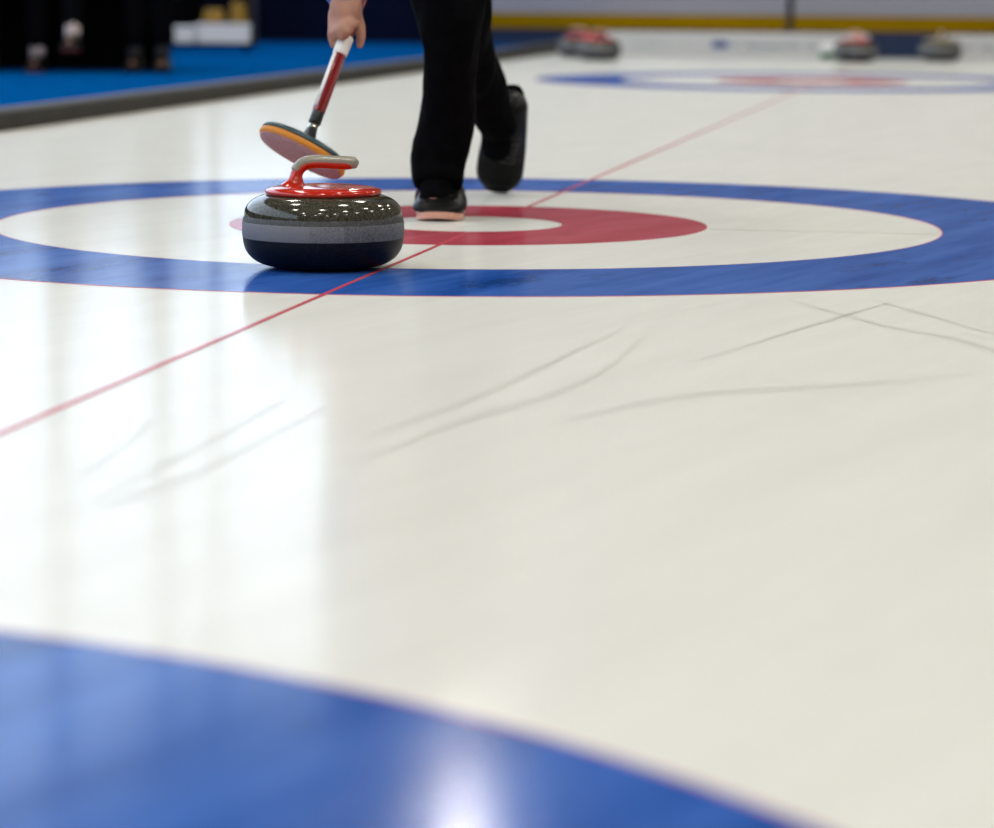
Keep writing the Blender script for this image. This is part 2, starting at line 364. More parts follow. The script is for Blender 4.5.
def scrape(pts, w, lab):
    g = catmull([G(x, y) for x, y in pts], 10); bm = bmesh.new(); pr = None; n = len(g)
    for i, p in enumerate(g):
        d = (g[min(i + 1, n - 1)] - g[max(i - 1, 0)]).normalized(); q = Vector((-d.y, d.x, 0)); ww = w * (.25 + .75 * math.sin(PI * (i + .5) / n)) / 2
        cur = [bm.verts.new((p + q * ww * s_).to_tuple()[:2] + (.0009,)) for s_ in (-1, 1)]
        if pr: bm.faces.new((pr[0], pr[1], cur[1], cur[0]))
        pr = cur
    from_bm('scrape_mark', bm, M['scrape'], floor, label=lab)
for pts, w in (([(350, 466), (450, 425), (540, 398), (600, 372), (640, 340)], .011), ([(80, 476), (115, 450), (150, 422)], .008), ([(90, 500), (180, 455), (285, 400)], .010),
               ([(100, 508), (200, 470), (330, 405)], .007), ([(560, 420), (700, 395), (860, 385), (994, 372)], .006), ([(790, 300), (880, 325), (960, 340), (1010, 358)], .010),
               ([(870, 300), (930, 316), (994, 335)], .007), ([(360, 440), (480, 395), (620, 330)], .008), ([(700, 360), (830, 320), (900, 300)], .007)):
    scrape(pts, w, 'thin scrape mark in the ice')

# ------------------------------------------------------------------ curling stones
def arc(cx, cz, rx, rz, a0, a1, n): return [(cx + rx * math.cos(math.radians(a0 + (a1 - a0) * i / n)), cz + rz * math.sin(math.radians(a0 + (a1 - a0) * i / n))) for i in range(n + 1)]
def superq(r0, z0, rx, rz, a0, a1, n, e):
    out = []
    for i in range(n + 1):
        a = math.radians(a0 + (a1 - a0) * i / n); c, s = math.cos(a), math.sin(a)
        out.append((r0 + rx * math.copysign(abs(c) ** e, c), z0 + rz * math.copysign(abs(s) ** e, s)))
    return out
def make_stone(name, loc, rotz, cap_m, grip_m, label, group=None, detail=True):
    t = empty(name, loc, rotz, label, 'curling stone', group)
    ZB0, ZB1 = .0535, .0815; RB = .1412
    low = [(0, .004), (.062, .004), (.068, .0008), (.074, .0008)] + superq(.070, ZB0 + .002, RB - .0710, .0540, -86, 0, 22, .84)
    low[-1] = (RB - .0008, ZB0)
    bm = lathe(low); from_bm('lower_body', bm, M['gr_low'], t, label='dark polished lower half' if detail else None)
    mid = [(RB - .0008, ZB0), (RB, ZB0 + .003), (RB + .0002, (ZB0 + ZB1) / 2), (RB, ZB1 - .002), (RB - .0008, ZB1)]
    from_bm('striking_band', lathe(mid, 128), M['band'], t, label='rough grey striking band' if detail else None)
    from_bm('upper_rim', lathe([(RB - .0008, ZB1), (RB - .0018, .086), (RB - .0035, .0905)]), M['gr_mid'], t)
    up = superq(.075, .0905, RB - .0035 - .075, .0388, 0, 90, 22, .88) + [(.05, .1295), (0, .1295)]
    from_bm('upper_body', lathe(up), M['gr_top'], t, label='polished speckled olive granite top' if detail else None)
    capp = [(0, .1275), (.098, .1275), (.1012, .129), (.1020, .132), (.1005, .1355), (.094, .1385), (.075, .1415), (.05, .1425), (0, .143)]
    cp = from_bm('cap', lathe(capp), cap_m, t, label='glossy red plastic cap' if detail else None)
    # handle: flared neck, bend, horizontal grip (red shell with a grey grip on top)
    bm = bmesh.new()
    neck = catmull([(-.050, 0, .139), (-.048, 0, .150), (-.0455, 0, .163), (-.0405, 0, .1720), (-.030, 0, .1795), (-.014, 0, .1825), (.010, 0, .1822), (.055, 0, .1800)], 8)
    n = len(neck); rr = []
    for i, p in enumerate(neck):
        s = i / (n - 1)
        rr.append(.0105 + .0150 * max(0, 1 - s / .27) ** 1.7)
    rr[-1] = .006; rr[-2] = .0095
    tube_bm(bm, neck, rr, 28, hint=Vector((0, 1, 0)), flat=(1.0, 1.0))
    h = from_bm('handle', bm, cap_m, t, label='red handle neck' if detail else None)
    bm = bmesh.new()
    gp = [p + Vector((-.0016 if p.x < -.02 else 0, 0, .0022)) for p in neck[int(n * .30):-1]] + [neck[-1] + Vector((-.001, 0, .002)), neck[-1] + Vector((.003, 0, .002)), neck[-1] + Vector((.0055, 0, .002))]
    gr = [.0106] * len(gp); gr[0] = .0085; gr[1] = .0098; gr[-1] = .005; gr[-2] = .0088
    tube_bm(bm, gp, gr, 28, hint=Vector((0, 1, 0)), flat=(1.0, 1.0))
    from_bm('grip', bm, grip_m, h, label='cream and grey grip along the top of the handle' if detail else None)
    if detail:
        bm = bmesh.new(); tube_bm(bm, [(.056, 0, .1822), (.0620, 0, .1819)], [.0042, .0036], 16, hint=Vector((0, 1, 0)))
        from_bm('end_screw', bm, M['silver'], h)
    return t
sp = G(323.3, 267.6)
make_stone('curling_stone', (sp.x, sp.y, .0012), .02, M['redp'], M['grip'],
           'large sharp curling stone with red cap on the blue ring in front of the sweeper')
far = [((579, 57.3), 2.7, 'red-capped curling stone by the dark kerb end, leftmost of four far ones'),
       ((599, 60.3), .5, 'curling stone with dull red cap just right of the leftmost far one'),
       ((855, 62), 2.2, 'red-capped curling stone beside the small green-footed marker, far behind the far rings'),
       ((940, 61), 1.3, 'curling stone with pale cream handle, rightmost of the far ones')]
for i, ((px, py), rz, lb) in enumerate(far):
    q = G(px, py)
    make_stone('curling_stone', (q.x, q.y, .0005), rz, M['farcap'] if i != 3 else M['fargrip'], M['fargrip'], lb, None, False)
q = G(829, 59)
mk = empty('lane_marker', (q.x, q.y, 0.0005), 0, 'small white marker with dark green foot left of the middle far stone', 'marker')
bm = bmesh.new(); box_bm(bm, -.055, .045, -.03, .03, 0, .045, .006); from_bm('foot', bm, M['green'], mk, label='dark green foot')
bm = bmesh.new(); box_bm(bm, -.05, .055, -.025, .025, .045, .10, .01); from_bm('marker_top', bm, M['whitebox'], mk, label='white top')

# ------------------------------------------------------------------ foam bumpers at the far end
def bumper(u, x0, x1, m, label):
    def vat(px):
        # crossing of the pixel column with the line u
        d = ray(px, 50); k = (u - (CAM - HC).dot(DU)) / d.dot(DU); p = CAM + d * k; return (p - HC).dot(DV)
    v0, v1 = vat(x0), vat(x1)
    o = rbox('foam_bumper', u, u + .12, v0, v1, .001, .160, m, bev=.012); tag(o, label, 'bumper')
    # origin stays at world zero
    return o, vat
bu = 13.9
b1, vat = bumper(bu, 606, 868, M['foamw'], 'long white foam bumper with blue block and blurred lettering')
b2, _ = bumper(bu, 869, 944, M['foamb'], 'short dark navy foam bumper between the two right-hand far stones')
b3, _ = bumper(bu, 945, 1075, M['foamw'], 'white foam bumper with grey lettering at the right edge of the picture')
def marks(parent, px0, px1, z0, z1, m, n, name, label):
    rnd = random.Random(int(px0))
    v0, v1 = vat(px0), vat(px1); w = (v1 - v0) / n
    for i in range(n):
        a = v0 + i * w
        if n > 1 and rnd.random() < .12: continue
        bm = bmesh.new()
        zz = z1 - (0 if rnd.random() < .3 else .012)
        box_bm(bm, a + w * .12, a + w * .36, bu - .0025, bu + .004, z0, zz)
        if n > 1:
            box_bm(bm, a + w * .36, a + w * .8, bu - .0025, bu + .004, *((zz - .014, zz) if rnd.random() < .5 else (z0, z0 + .014)))
            box_bm(bm, a + w * .62, a + w * .82, bu - .0025, bu + .004, z0 + rnd.choice((0, .02)), zz)
        else: box_bm(bm, a, v1, bu - .0025, bu + .004, z0, z1)
        bmesh.ops.transform(bm, matrix=RINK, verts=bm.verts)
        from_bm(name, bm, m, parent, smooth=False, label=label)
marks(b1, 712, 728, .055, .105, M['print_blue'], 1, 'logo_block', 'small dark blue block mark')
marks(b1, 731, 740, .065, .095, M['print_grey'], 2, 'letter', 'blurred grey lettering')
marks(b1, 746, 822, .058, .100, M['print_grey'], 15, 'letter', 'blurred grey lettering')
marks(b1, 636, 692, .062, .098, M['print_green'], 11, 'letter', 'faint green lettering')
marks(b3, 964, 1040, .060, .105, M['print_grey'], 14, 'letter', 'blurred dark lettering')

# ------------------------------------------------------------------ rink boards along the back wall (one thing per panel)
vs = vback(792); wid = 3.05
bounds = []; v = vs
while v - wid > -2.16 - .5: v -= wid
bl = [-2.2] + [vs - wid * k for k in (1, 0) if vs - wid * k > -2.1] + [vs + wid, vs + 2 * wid]
bl = sorted(set(round(x, 4) for x in bl)); bl = [x for x in bl if x < V1_]
names = ['grey-white rink board with yellow kick strip, behind the sweeper\'s legs and left far stone',
         'grey-white rink board with yellow kick strip, right of the dark seam']
segs = list(zip(bl, bl[1:]))
# only the panels that can be seen: from the kerb to the seam, and right of the seam
segs = [(vback(474), vs - .025), (vs, vs + 3.4)]
for (a, b), nm in zip(segs, names):
    g = .012
    o = rbox('rink_board', U1_ - .10, U1_ - .035, a + g, b - g, .251, 1.15, M['board'], bev=.004); tag(o, nm, 'rink board', 'rink boards along the back wall')
    rbox('kick_plate', U1_ - .112, U1_ - .035, a + g, b - g, .137, .250, M['yellow'], o, bev=.004, label='yellow kick plate')
    rbox('board_base', U1_ - .095, U1_ - .035, a + g, b - g, .001, .136, M['boardbase'], o, label='navy base')
    rbox('end_post', U1_ - .118, U1_ - .033, b - g, b + g * 1.2, .02, 1.16, M['seam'], o, label='dark joint post')
    rbox('top_rail', U1_ - .12, U1_ - .035, a + g, b - g, 1.151, 1.19, M['yellow'], o)

# ------------------------------------------------------------------ lamps
def make_lamp(m, r=.36):
    t = empty('ceiling_lamp')
    bm = lathe([(0, .16), (.05, .16), (.07, .12), (r * .9, .06), (r + .03, .0), (r + .02, -.01), (r + .005, .0), (r * .85, .05), (0, .09)], 32)
    from_bm('lamp_housing', bm, M['housing'], t)
    from_bm('diffuser', lathe([(0, .004), (r, .004), (r, .012), (0, .012)], 32), m, t)
    bm = bmesh.new(); tube_bm(bm, [(0, 0, .155), (0, 0, .5)], .012, 8); from_bm('cable', bm, M['rubber'], t)
    return t
proto = make_lamp(M['lamp']); k = 0
for iu in range(6):
    for iv in range(4):
        u = -13.5 + iu * 4.9; v = -3.4 + iv * 3.9 + (.6 if iu % 2 else 0)
        o = proto if k == 0 else copy_tree(proto); k += 1
        p = L(u, v, 7.1); o.location = p
        tag(o, 'round warm white high-bay lamp hanging from the dark ceiling', 'lamp', 'high-bay lamps under the ceiling')
# one spotlight close to the back wall, whose streak lies on the near blue ring
d = ray(463, 925); d.z = -d.z; k_ = 21.6 / d.y; p = Vector((d.x * k_, 21.6, -H + d.z * k_))
sl = make_lamp(M['spot'], .16); sl.name = 'spotlight'; sl.location = p; sl.rotation_euler = (math.radians(-68), 0, 0)
tag(sl, 'single small bright spotlight hanging near the back wall', 'lamp')

# ------------------------------------------------------------------ shoes
def make_shoe(parent, mtx, length, width, side, sole_m, trim_m=None, k_sole=None, lacing=True):
    """local: x heel->toe, y across, z up, sole on z=0"""
    bm = bmesh.new(); seg = 28; rings = []
    N = 26
    for i in range(N):
        s = i / (N - 1); x = length * (.012 + .976 * s)
        w = width / 2 * (0.60 + .40 * math.sin(min(1, s / .72) * PI / 2) ** 1.2) * (1 if s < .78 else math.sqrt(max(.0, 1 - ((s - .78) / .235) ** 2.2)))
        if s < .12: w *= math.sqrt(1 - ((.12 - s) / .125) ** 2)
        w = max(w, .006)
        top = .098 if s < .32 else (.098 - (s - .32) / .36 * .046 if s < .68 else .052 - .020 * ((s - .68) / .32) ** 1.6)
        if s < .06: top *= .75 + .25 * s / .06
        if s > .94: top -= .012 * ((s - .94) / .06)
        yo = side * .006 * math.sin(s * PI)
        r = []
        for q in range(seg):
            a = 2 * PI * q / seg; c, sn = math.cos(a), math.sin(a); e = .75
            yy = w * math.copysign(abs(c) ** e, c)
            zz = math.copysign(abs(sn) ** (.8 if sn > 0 else .35), sn)
            z = .016 + (top - .016) * (.35 + .65 * zz) if sn > 0 else .016 + (top - .016) * .35 * (1 + zz)
            if sn > 0: yy *= 1 - .38 * (zz ** 2) * (1 if s < .6 else .6)
            r.append(bm.verts.new((x, yy + yo, z)))
        rings.append(r)
    for a, b in zip(rings, rings[1:]):
        for q in range(seg): bm.faces.new((a[q], a[(q + 1) % seg], b[(q + 1) % seg], b[q]))
    bm.faces.new(rings[0][::-1]); bm.faces.new(rings[-1])
    bmesh.ops.transform(bm, matrix=mtx, verts=bm.verts)
    sh = from_bm('shoe', bm, M['leather'], parent, label='black leather curling shoe')
    # sole
    bm = bmesh.new(); up = []; dn = []; K = 48
    for q in range(K):
        a = 2 * PI * q / K; cx = math.cos(a)
        s = .5 + .5 * cx
        w = width / 2 * (.70 + .34 * s) * abs(math.sin(a)) ** .62
        y = math.copysign(w, math.sin(a)) + side * .006 * math.sin(s * PI)
        x = length * (.5 + .512 * math.copysign(abs(cx) ** .85, cx)); lift = .006 * max(0, (s - .8) / .2) ** 2
        up.append(bm.verts.new((x, y, .014 + lift))); dn.append(bm.verts.new((x * .985 + length * .007, y * .97, 0 + lift)))
    for q in range(K): bm.faces.new((up[q], up[(q + 1) % K], dn[(q + 1) % K], dn[q]))
    bm.faces.new(up); bm.faces.new(dn[::-1]); bmesh.ops.transform(bm, matrix=mtx, verts=bm.verts)
    from_bm('sole', bm, sole_m, sh, smooth=False, label=k_sole)
    if lacing:
        for j in range(5):
            s = .40 + j * .055; x = length * s; z = .098 - (s - .32) / .36 * .046 + .001
            bm = bmesh.new(); tube_bm(bm, [(x, -.022, z - .008), (x + .004, -.010, z), (x + .006, .010, z), (x + .008, .022, z - .008)], .0028, 8)
            bmesh.ops.transform(bm, matrix=mtx, verts=bm.verts); from_bm('lace', bm, M['lace'], sh)
    if trim_m:
        for sg in (-1, 1):
            bm = bmesh.new()
            pts = [(length * .30, sg * width * .44, .028), (length * .40, sg * width * .42, .048), (length * .46, sg * width * .30, .066), (length * .50, sg * width * .2, .068)]
            tube_bm(bm, catmull(pts, 4), .005, 8, flat=(1, .6))
            pts = [(length * .70, sg * width * .44, .030), (length * .74, sg * width * .30, .044), (length * .75, sg * width * .10, .0505), (length * .75, 0, .051)]
            bmesh.ops.transform(bm, matrix=mtx, verts=bm.verts); from_bm('shoe_trim', bm, trim_m, sh, label='grey trim')
            bm = bmesh.new(); tube_bm(bm, catmull(pts, 4), .004, 8, flat=(1, .6))
            bmesh.ops.transform(bm, matrix=mtx, verts=bm.verts); from_bm('toe_stitching', bm, trim_m, sh)
    return sh
def basis(origin, fwd, up):
    f = Vector(fwd).normalized(); u = Vector(up); u = (u - f * u.dot(f)).normalized(); y = u.cross(f)
    m = Matrix.Identity(4)
    for i in range(3): m[i][0] = f[i]; m[i][1] = y[i]; m[i][2] = u[i]; m[i][3] = origin[i]
    return m

# ------------------------------------------------------------------ the broom geometry (needed by the hands)
BB = D(311.5, 131, 5.80)                       # joint above the head
up_dir = (D(345, 40, 5.80 + .085) - BB).normalized()
SH = lambda s: BB + up_dir * s
def at_px(y):                                   # distance along shaft for an image row
    lo, hi = 0, 1.2
    for _ in range(40):
        mid = (lo + hi) / 2; p = SH(mid) - CAM; yy = 414 - F * p.dot(Uv) / p.dot(Fv)
        if yy > y: lo = mid
        else: hi = mid
    return lo
broom = empty('curling_broom', BB, 0, 'tilted curling broom with red shaft and orange-rimmed oval head held above the stone', 'broom')
broom_parts = []
def bpart(name, bm, m, parent, **k):
    bmesh.ops.translate(bm, vec=-BB, verts=bm.verts); return from_bm(name, bm, m, parent, **k)
def shaft_seg(name, s0, s1, r0, r1, m, **k):
    bm = bmesh.new(); tube_bm(bm, [SH(s0), SH(s0 + .002), SH(s1 - .002), SH(s1)], [r0 * .9, r0, r1, r1 * .9], 24); return bpart(name, bm, m, broom, **k)
s_black0, s_black1, s_t0, s_t1 = at_px(124), at_px(113), at_px(55), at_px(37)
shaft_seg('joint', -.012, at_px(124) , .012, .0095, M['silver'], label='silver collar above the head')
shaft_seg('lower_sleeve', s_black0, s_black1 + .01, .0125, .0125, M['blackp'], label='black lower sleeve')
shaft_seg('shaft', s_black1, 1.08, .0130, .0130, M['shaft'], label='glossy dark red shaft')
shaft_seg('tape_wrap', s_t0, s_t1, .0148, .0160, M['tape'], label='white tape below the hand')
bm = bmesh.new()  # white strip stands in for the windows mirrored in the glossy red shaft
sx = Vector((1, 0, 0)); sx = (sx - up_dir * sx.dot(up_dir)).normalized(); sy = up_dir.cross(sx)
if sy.y > 0: sy = -sy
for sA in (0,):
    r = .0136; a0, a1 = math.radians(112), math.radians(210); nn = 8
    ring = []
    for s in (s_black1 + .012, s_t0):
        ring.append([bm.verts.new(SH(s) + (sx * math.cos(a0 + (a1 - a0) * i / nn) + sy * math.sin(a0 + (a1 - a0) * i / nn)) * r) for i in range(nn + 1)] +
                    [bm.verts.new(SH(s) + (sx * math.cos(a1 - (a1 - a0) * i / nn) + sy * math.sin(a1 - (a1 - a0) * i / nn)) * (r - .0012)) for i in range(nn + 1)])
    n2 = len(ring[0])
    for i in range(n2): bm.faces.new((ring[0][i], ring[0][(i + 1) % n2], ring[1][(i + 1) % n2], ring[1][i]))
    bm.faces.new(ring[0][::-1]); bm.faces.new(ring[1])
bpart('shaft_glint', bm, M['tape'], broom, label='window reflection painted as a white strip along the left of the shaft')
shaft_seg('end_cap', 1.08, 1.095, .0138, .0125, M['blackp'])
# oval head; its lower face turned to the camera
A = D(260.5, 131, 5.76); B = D(344, 172, 5.72)
ma = (B - A).normalized(); half = (B - A).length / 2; cen = (A + B) / 2
view = (cen - CAM).normalized()
mi0 = view.cross(ma).normalized()                          # in-image minor direction
if mi0.z < 0: mi0 = -mi0
tilt = math.radians(17)
down = (-view * math.sin(tilt) - mi0 * math.cos(tilt)).normalized()   # normal of lower face, towards camera and down
mi = ma.cross(down).normalized()
if mi.dot(mi0) < 0: mi = -mi
def oval(bm, prof, half, hw, seg=64):
    rings = []
    for sc_, h in prof:
        rings.append([bm.verts.new(cen + ma * (math.copysign(abs(math.cos(2 * PI * i / seg)) ** .92, math.cos(2 * PI * i / seg)) * (half - (1 - sc_) * hw)) + mi * (math.sin(2 * PI * i / seg) * hw * sc_) + down * h) for i in range(seg)])
    for a, b in zip(rings, rings[1:]):
        for i in range(seg): bm.faces.new((a[i], a[(i + 1) % seg], b[(i + 1) % seg], b[i]))
    bm.faces.new(rings[0][::-1]); bm.faces.new(rings[-1])
HW = half * .72
cen = cen - down * 0.0 
bm = bmesh.new(); oval(bm, [(.60, -.021), (.86, -.019), (.97, -.014), (1.0, -.009), (.99, -.006)], half, HW); head = bpart('brush_head', bm, M['teal'], broom, label='dark shell of the broom head')
bm = bmesh.new(); oval(bm, [(.98, -.006), (1.01, -.002), (1.01, .003), (.965, .007)], half, HW); bpart('rim', bm, M['orange'], head, label='orange foam rim')
bm = bmesh.new(); oval(bm, [(.95, .004), (.95, .009), (.92, .0115), (.5, .0125)], half, HW); bpart('pad', bm, M['pad'], head, label='mauve fabric sweeping pad')
bm = bmesh.new(); top_c = cen - down * .020
capsule(bm, top_c, .017, BB + up_dir * .002, .011); bpart('socket', bm, M['blackp'], head, label='black socket joining shaft and head')

# ------------------------------------------------------------------ the sweeper
per = empty('person', G(437, 214), 0, 'person in black trousers and blue top striding behind the stone, holding a broom', 'person')
po = per.location.copy()
def V(x, y, z): return Vector((x, y, z))
hand_c = SH(at_px(20))
wrist = D(346, 4, hand_c.y + .02) + V(0, 0, .0)
elbow = V(-.335, 6.13, .715); shR = V(-.265, 6.34, .96)
hip = V(-.085, 6.58, .86); chest = V(-.09, 6.44, 1.02); neck = V(-.115, 6.30, 1.145)
hipR = D(443, -175, 6.50); hipL = D(474, -178, 6.56)
kneeR = D(450, 12, 6.17); ankR = D(438, 176, 6.27)
kneeL = D(465, 10, 6.47); ankL = D(495, 110, 6.725)
shL = V(.095, 6.44, 1.03); elbL = V(.20, 6.36, .80); topG = SH(1.0); wrL = topG + V(.035, .035, .02)
bm = bmesh.new()
def cap(*a): capsule(bm, a[0], a[1], a[2], a[3])
cap(hipR, .070, kneeR, .044); cap(kneeR, .044, lerp(kneeR, ankR, .35), .036); cap(lerp(kneeR, ankR, .35), .036, ankR, .030)
cap(hipL, .070, kneeL, .042); cap(kneeL, .036, lerp(kneeL, ankL, .35), .032); cap(lerp(kneeL, ankL, .35), .032, ankL, .024)
cap(ankR, .034, ankR + V(-.005, -.09, -.055), .026); cap(ankL, .032, ankL + V(.003, .02, -.09), .024)
cap(hip + V(-.07, 0, 0), .10, hip + V(.07, 0, 0), .10); cap(hip, .11, chest, .115); cap(chest + V(-.09, -.03, .0), .085, chest + V(.09, 0, .02), .085)
cap(shR, .055, shL, .055); cap(chest, .09, neck, .05); 
headc = V(-.13, 6.19, 1.265)
cap(neck, .05, headc + V(0, .03, -.05), .055); cap(headc + V(0, .025, .03), .088, headc + V(0, -.01, -.02), .078); cap(headc + V(0, -.02, -.04), .06, headc + V(0, -.045, -.088), .032)
cap(headc + V(0, -.085, .0), .009, headc + V(0, -.108, -.032), .014)                                                    # nose
for sg in (-1, 1):
    cap(headc + V(sg * .085, .02, .015), .014, headc + V(sg * .086, .02, -.02), .011)                                   # ears
    cap(headc + V(sg * .045, -.068, .022), .016, headc + V(sg * .02, -.075, .022), .013)                                # brows
cap(headc + V(-.02, -.086, -.058), .009, headc + V(.02, -.086, -.058), .009)                                            # lips
cap(shR, .052, elbow, .038); cap(elbow, .038, wrist, .027); cap(shL, .052, elbL, .038); cap(elbL, .038, wrL, .026)
# right hand: palm above, four fingers and a thumb reaching down around the shaft
def P(px, py, dy): return D(px, py, hand_c.y + dy)
cap(wrist, .027, P(345, 14, .005), .026)
cap(P(335.5, 14, .0), .016, P(334.5, 25, -.005), .0145); cap(P(344, 12, -.012), .020, P(343, 23, -.018), .016); cap(P(354, 12, .0), .018, P(353, 20, .0), .015)
cap(P(340, 10, -.01), .018, P(352, 10, -.01), .018)
def finger(pts, r):
    for (a, b), (ra, rb) in zip(zip(pts, pts[1:]), zip(r, r[1:])): cap(P(*a), ra, P(*b), rb)
finger([(334, 22, -.005), (331.5, 34, -.022), (333.0, 44.5, -.020)], [.0115, .0098, .0082])                             # index
finger([(339, 23, -.012), (336.5, 32, -.036), (341, 37.5, -.040), (346, 36, -.034)], [.0112, .0096, .0084, .0076])      # middle
finger([(344, 21, -.016), (342, 28, -.040), (347, 32, -.046), (351, 30, -.038)], [.0110, .0094, .0082, .0074])          # ring
finger([(350, 18, -.014), (349.5, 22.5, -.036), (354, 25, -.038), (357, 22, -.028)], [.0096, .0084, .0074, .0066])      # little
finger([(354, 12, .004), (359.5, 25, .004), (361, 36, -.004), (360, 45, -.008)], [.0155, .0125, .0108, .0086])         # thumb
finger([(340, 4, .0), (352, 4, 0)], [.022, .022])
# left hand near the top of the shaft
tg = SH(.985); cap(wrL, .026, tg + V(.032, .02, .015), .024)
for j in range(4):
    c = SH(.955 + j * .021)
    prev = c + V(.034, .012, .004)
    for a_ in (30, -20, -75, -130, -175):
        rr_ = .024; nx = c + V(math.cos(math.radians(a_)) * rr_, math.sin(math.radians(a_)) * rr_, 0)
        cap(prev, .0092, nx, .0088); prev = nx
cap(tg + V(.03, .02, .02), .014, SH(1.03) + V(-.005, .024, 0), .010)
bmesh.ops.translate(bm, vec=-po, verts=bm.verts)
body = fuse('body', bm, .0052, M['skin'], per, 3)

# trousers: one mesh, two loose straight legs and the seat
bm = bmesh.new()
def leg_rings(rows):
    out = []; pts = [D(x, y, dy) for x, y, dy, *_ in rows]
    for i, (x, y, dy, hx, hy) in enumerate(rows):
        ax = pts[min(i + 1, len(pts) - 1)] - pts[max(i - 1, 0)]
        ax = ax.normalized(); sc_ = dy / (F * .985)
        out.append((pts[i], hx * sc_, hy * sc_, -ax))
    return out
fr = [(437.5, 188, 6.235, 22, 24), (438, 183, 6.24, 24, 27), (438, 174, 6.25, 25, 27), (438.5, 160, 6.26, 27.5, 30), (441, 145, 6.255, 28.5, 30), (444.5, 129, 6.25, 28, 29), (448, 106, 6.23, 27.5, 28), (450, 78, 6.20, 27, 28), (452, 48, 6.17, 28, 29),
      (451, 19, 6.15, 33, 32), (449, 0, 6.16, 36, 35), (448, -50, 6.24, 41, 41), (448, -110, 6.37, 46, 47), (448, -180, 6.52, 50, 52)]
ring_loft(bm, leg_rings(fr), 32)
bk = [(500, 134, 6.74, 16, 19), (498, 125, 6.73, 19, 22), (489, 104, 6.71, 20.5, 23), (482, 82, 6.67, 22.5, 24), (474.5, 58, 6.60, 21.5, 24), (468, 36, 6.53, 23, 26), (465, 14, 6.46, 25, 30),
      (462, -20, 6.46, 29, 34), (466, -70, 6.50, 35, 40), (470, -120, 6.54, 41, 45), (474, -185, 6.58, 45, 48)]
ring_loft(bm, leg_rings(bk), 32)
capsule(bm, D(448, -190, 6.54), .112, D(474, -190, 6.58), .112); capsule(bm, hip + V(-.075, 0, .01), .122, hip + V(.075, 0, .01), .122)
bmesh.ops.translate(bm, vec=-po, verts=bm.verts)
fuse('trousers', bm, .0085, M['trouser'], per, 3, fold=.007, fscale=(16, 16, 6), label='loose black trousers')
# blue jacket: one mesh
bm = bmesh.new()
cap(hip + V(-.07, 0, .05), .125, hip + V(.07, 0, .05), .125); cap(hip + V(0, 0, .02), .14, chest, .135); cap(chest + V(-.10, -.03, .0), .102, chest + V(.10, 0, .02), .102)
cap(shR, .072, shL, .072); cap(chest, .10, lerp(chest, neck, .75), .065)
cap(shR, .070, elbow, .054); cap(elbow, .052, wrist + V(0, .0, .033), .047); cap(shL, .070, elbL, .054); cap(elbL, .052, lerp(elbL, wrL, .85), .036)
bmesh.ops.translate(bm, vec=-po, verts=bm.verts)
fuse('jacket', bm, .010, M['jacket'], per, 4, fold=.007, fscale=(11, 11, 8), label='blue long-sleeved top')
bm = bmesh.new()
cap(headc + V(0, .035, .045), .095, headc + V(0, .045, .0), .090); cap(headc + V(-.03, -.02, .085), .045, headc + V(.035, -.02, .085), .045)
bmesh.ops.translate(bm, vec=-po, verts=bm.verts); fuse('hair', bm, .009, M['hair'], per, 2, fold=.006, fscale=(50, 50, 50))
for sg in (-1, 1):
    bm = bmesh.new(); bmesh.ops.create_icosphere(bm, subdivisions=3, radius=.0105, matrix=Matrix.Translation(headc + V(sg * .031, -.073, .004) - po)); ey = from_bm('eye', bm, M['tape'], per)
    bm = bmesh.new(); bmesh.ops.create_icosphere(bm, subdivisions=2, radius=.0055, matrix=Matrix.Translation(headc + V(sg * .031, -.0795, .003) - po)); from_bm('iris', bm, M['hair'], ey)
for a_, b_ in ((ankR + V(0, 0, .03), ankR + V(-.004, -.075, -.048)), (ankL + V(0, 0, .03), ankL + V(.004, .016, -.085))):
    bm = bmesh.new(); capsule(bm, a_, .036, b_, .036); bmesh.ops.translate(bm, vec=-po, verts=bm.verts); from_bm('sock', bm, M['trouser'], per, label='black sock')
T = Matrix.Translation(-po)
# planted shoe, toe to the camera; trailing shoe standing on its toe
toe = G(436.5, 222.0); fw = Vector((-.02, -1, 0)).normalized(); org = toe - fw * .262; org.z = .0015
make_shoe(per, T @ basis(org, fw, (0, 0, 1)), .262, .112, 1, M['sole'], M['leathergrey'], 'pink and white slider sole')
fw2 = (D(500, 198, 6.90) - D(517, 92, 6.80)).normalized(); hl = D(516.5, 86, 6.80)
o2 = make_shoe(per, T @ basis(hl + V(-.006, .075, .0), fw2, (.10, -1, -.1)), .268, .112, -1, M['rubber'], None, None)

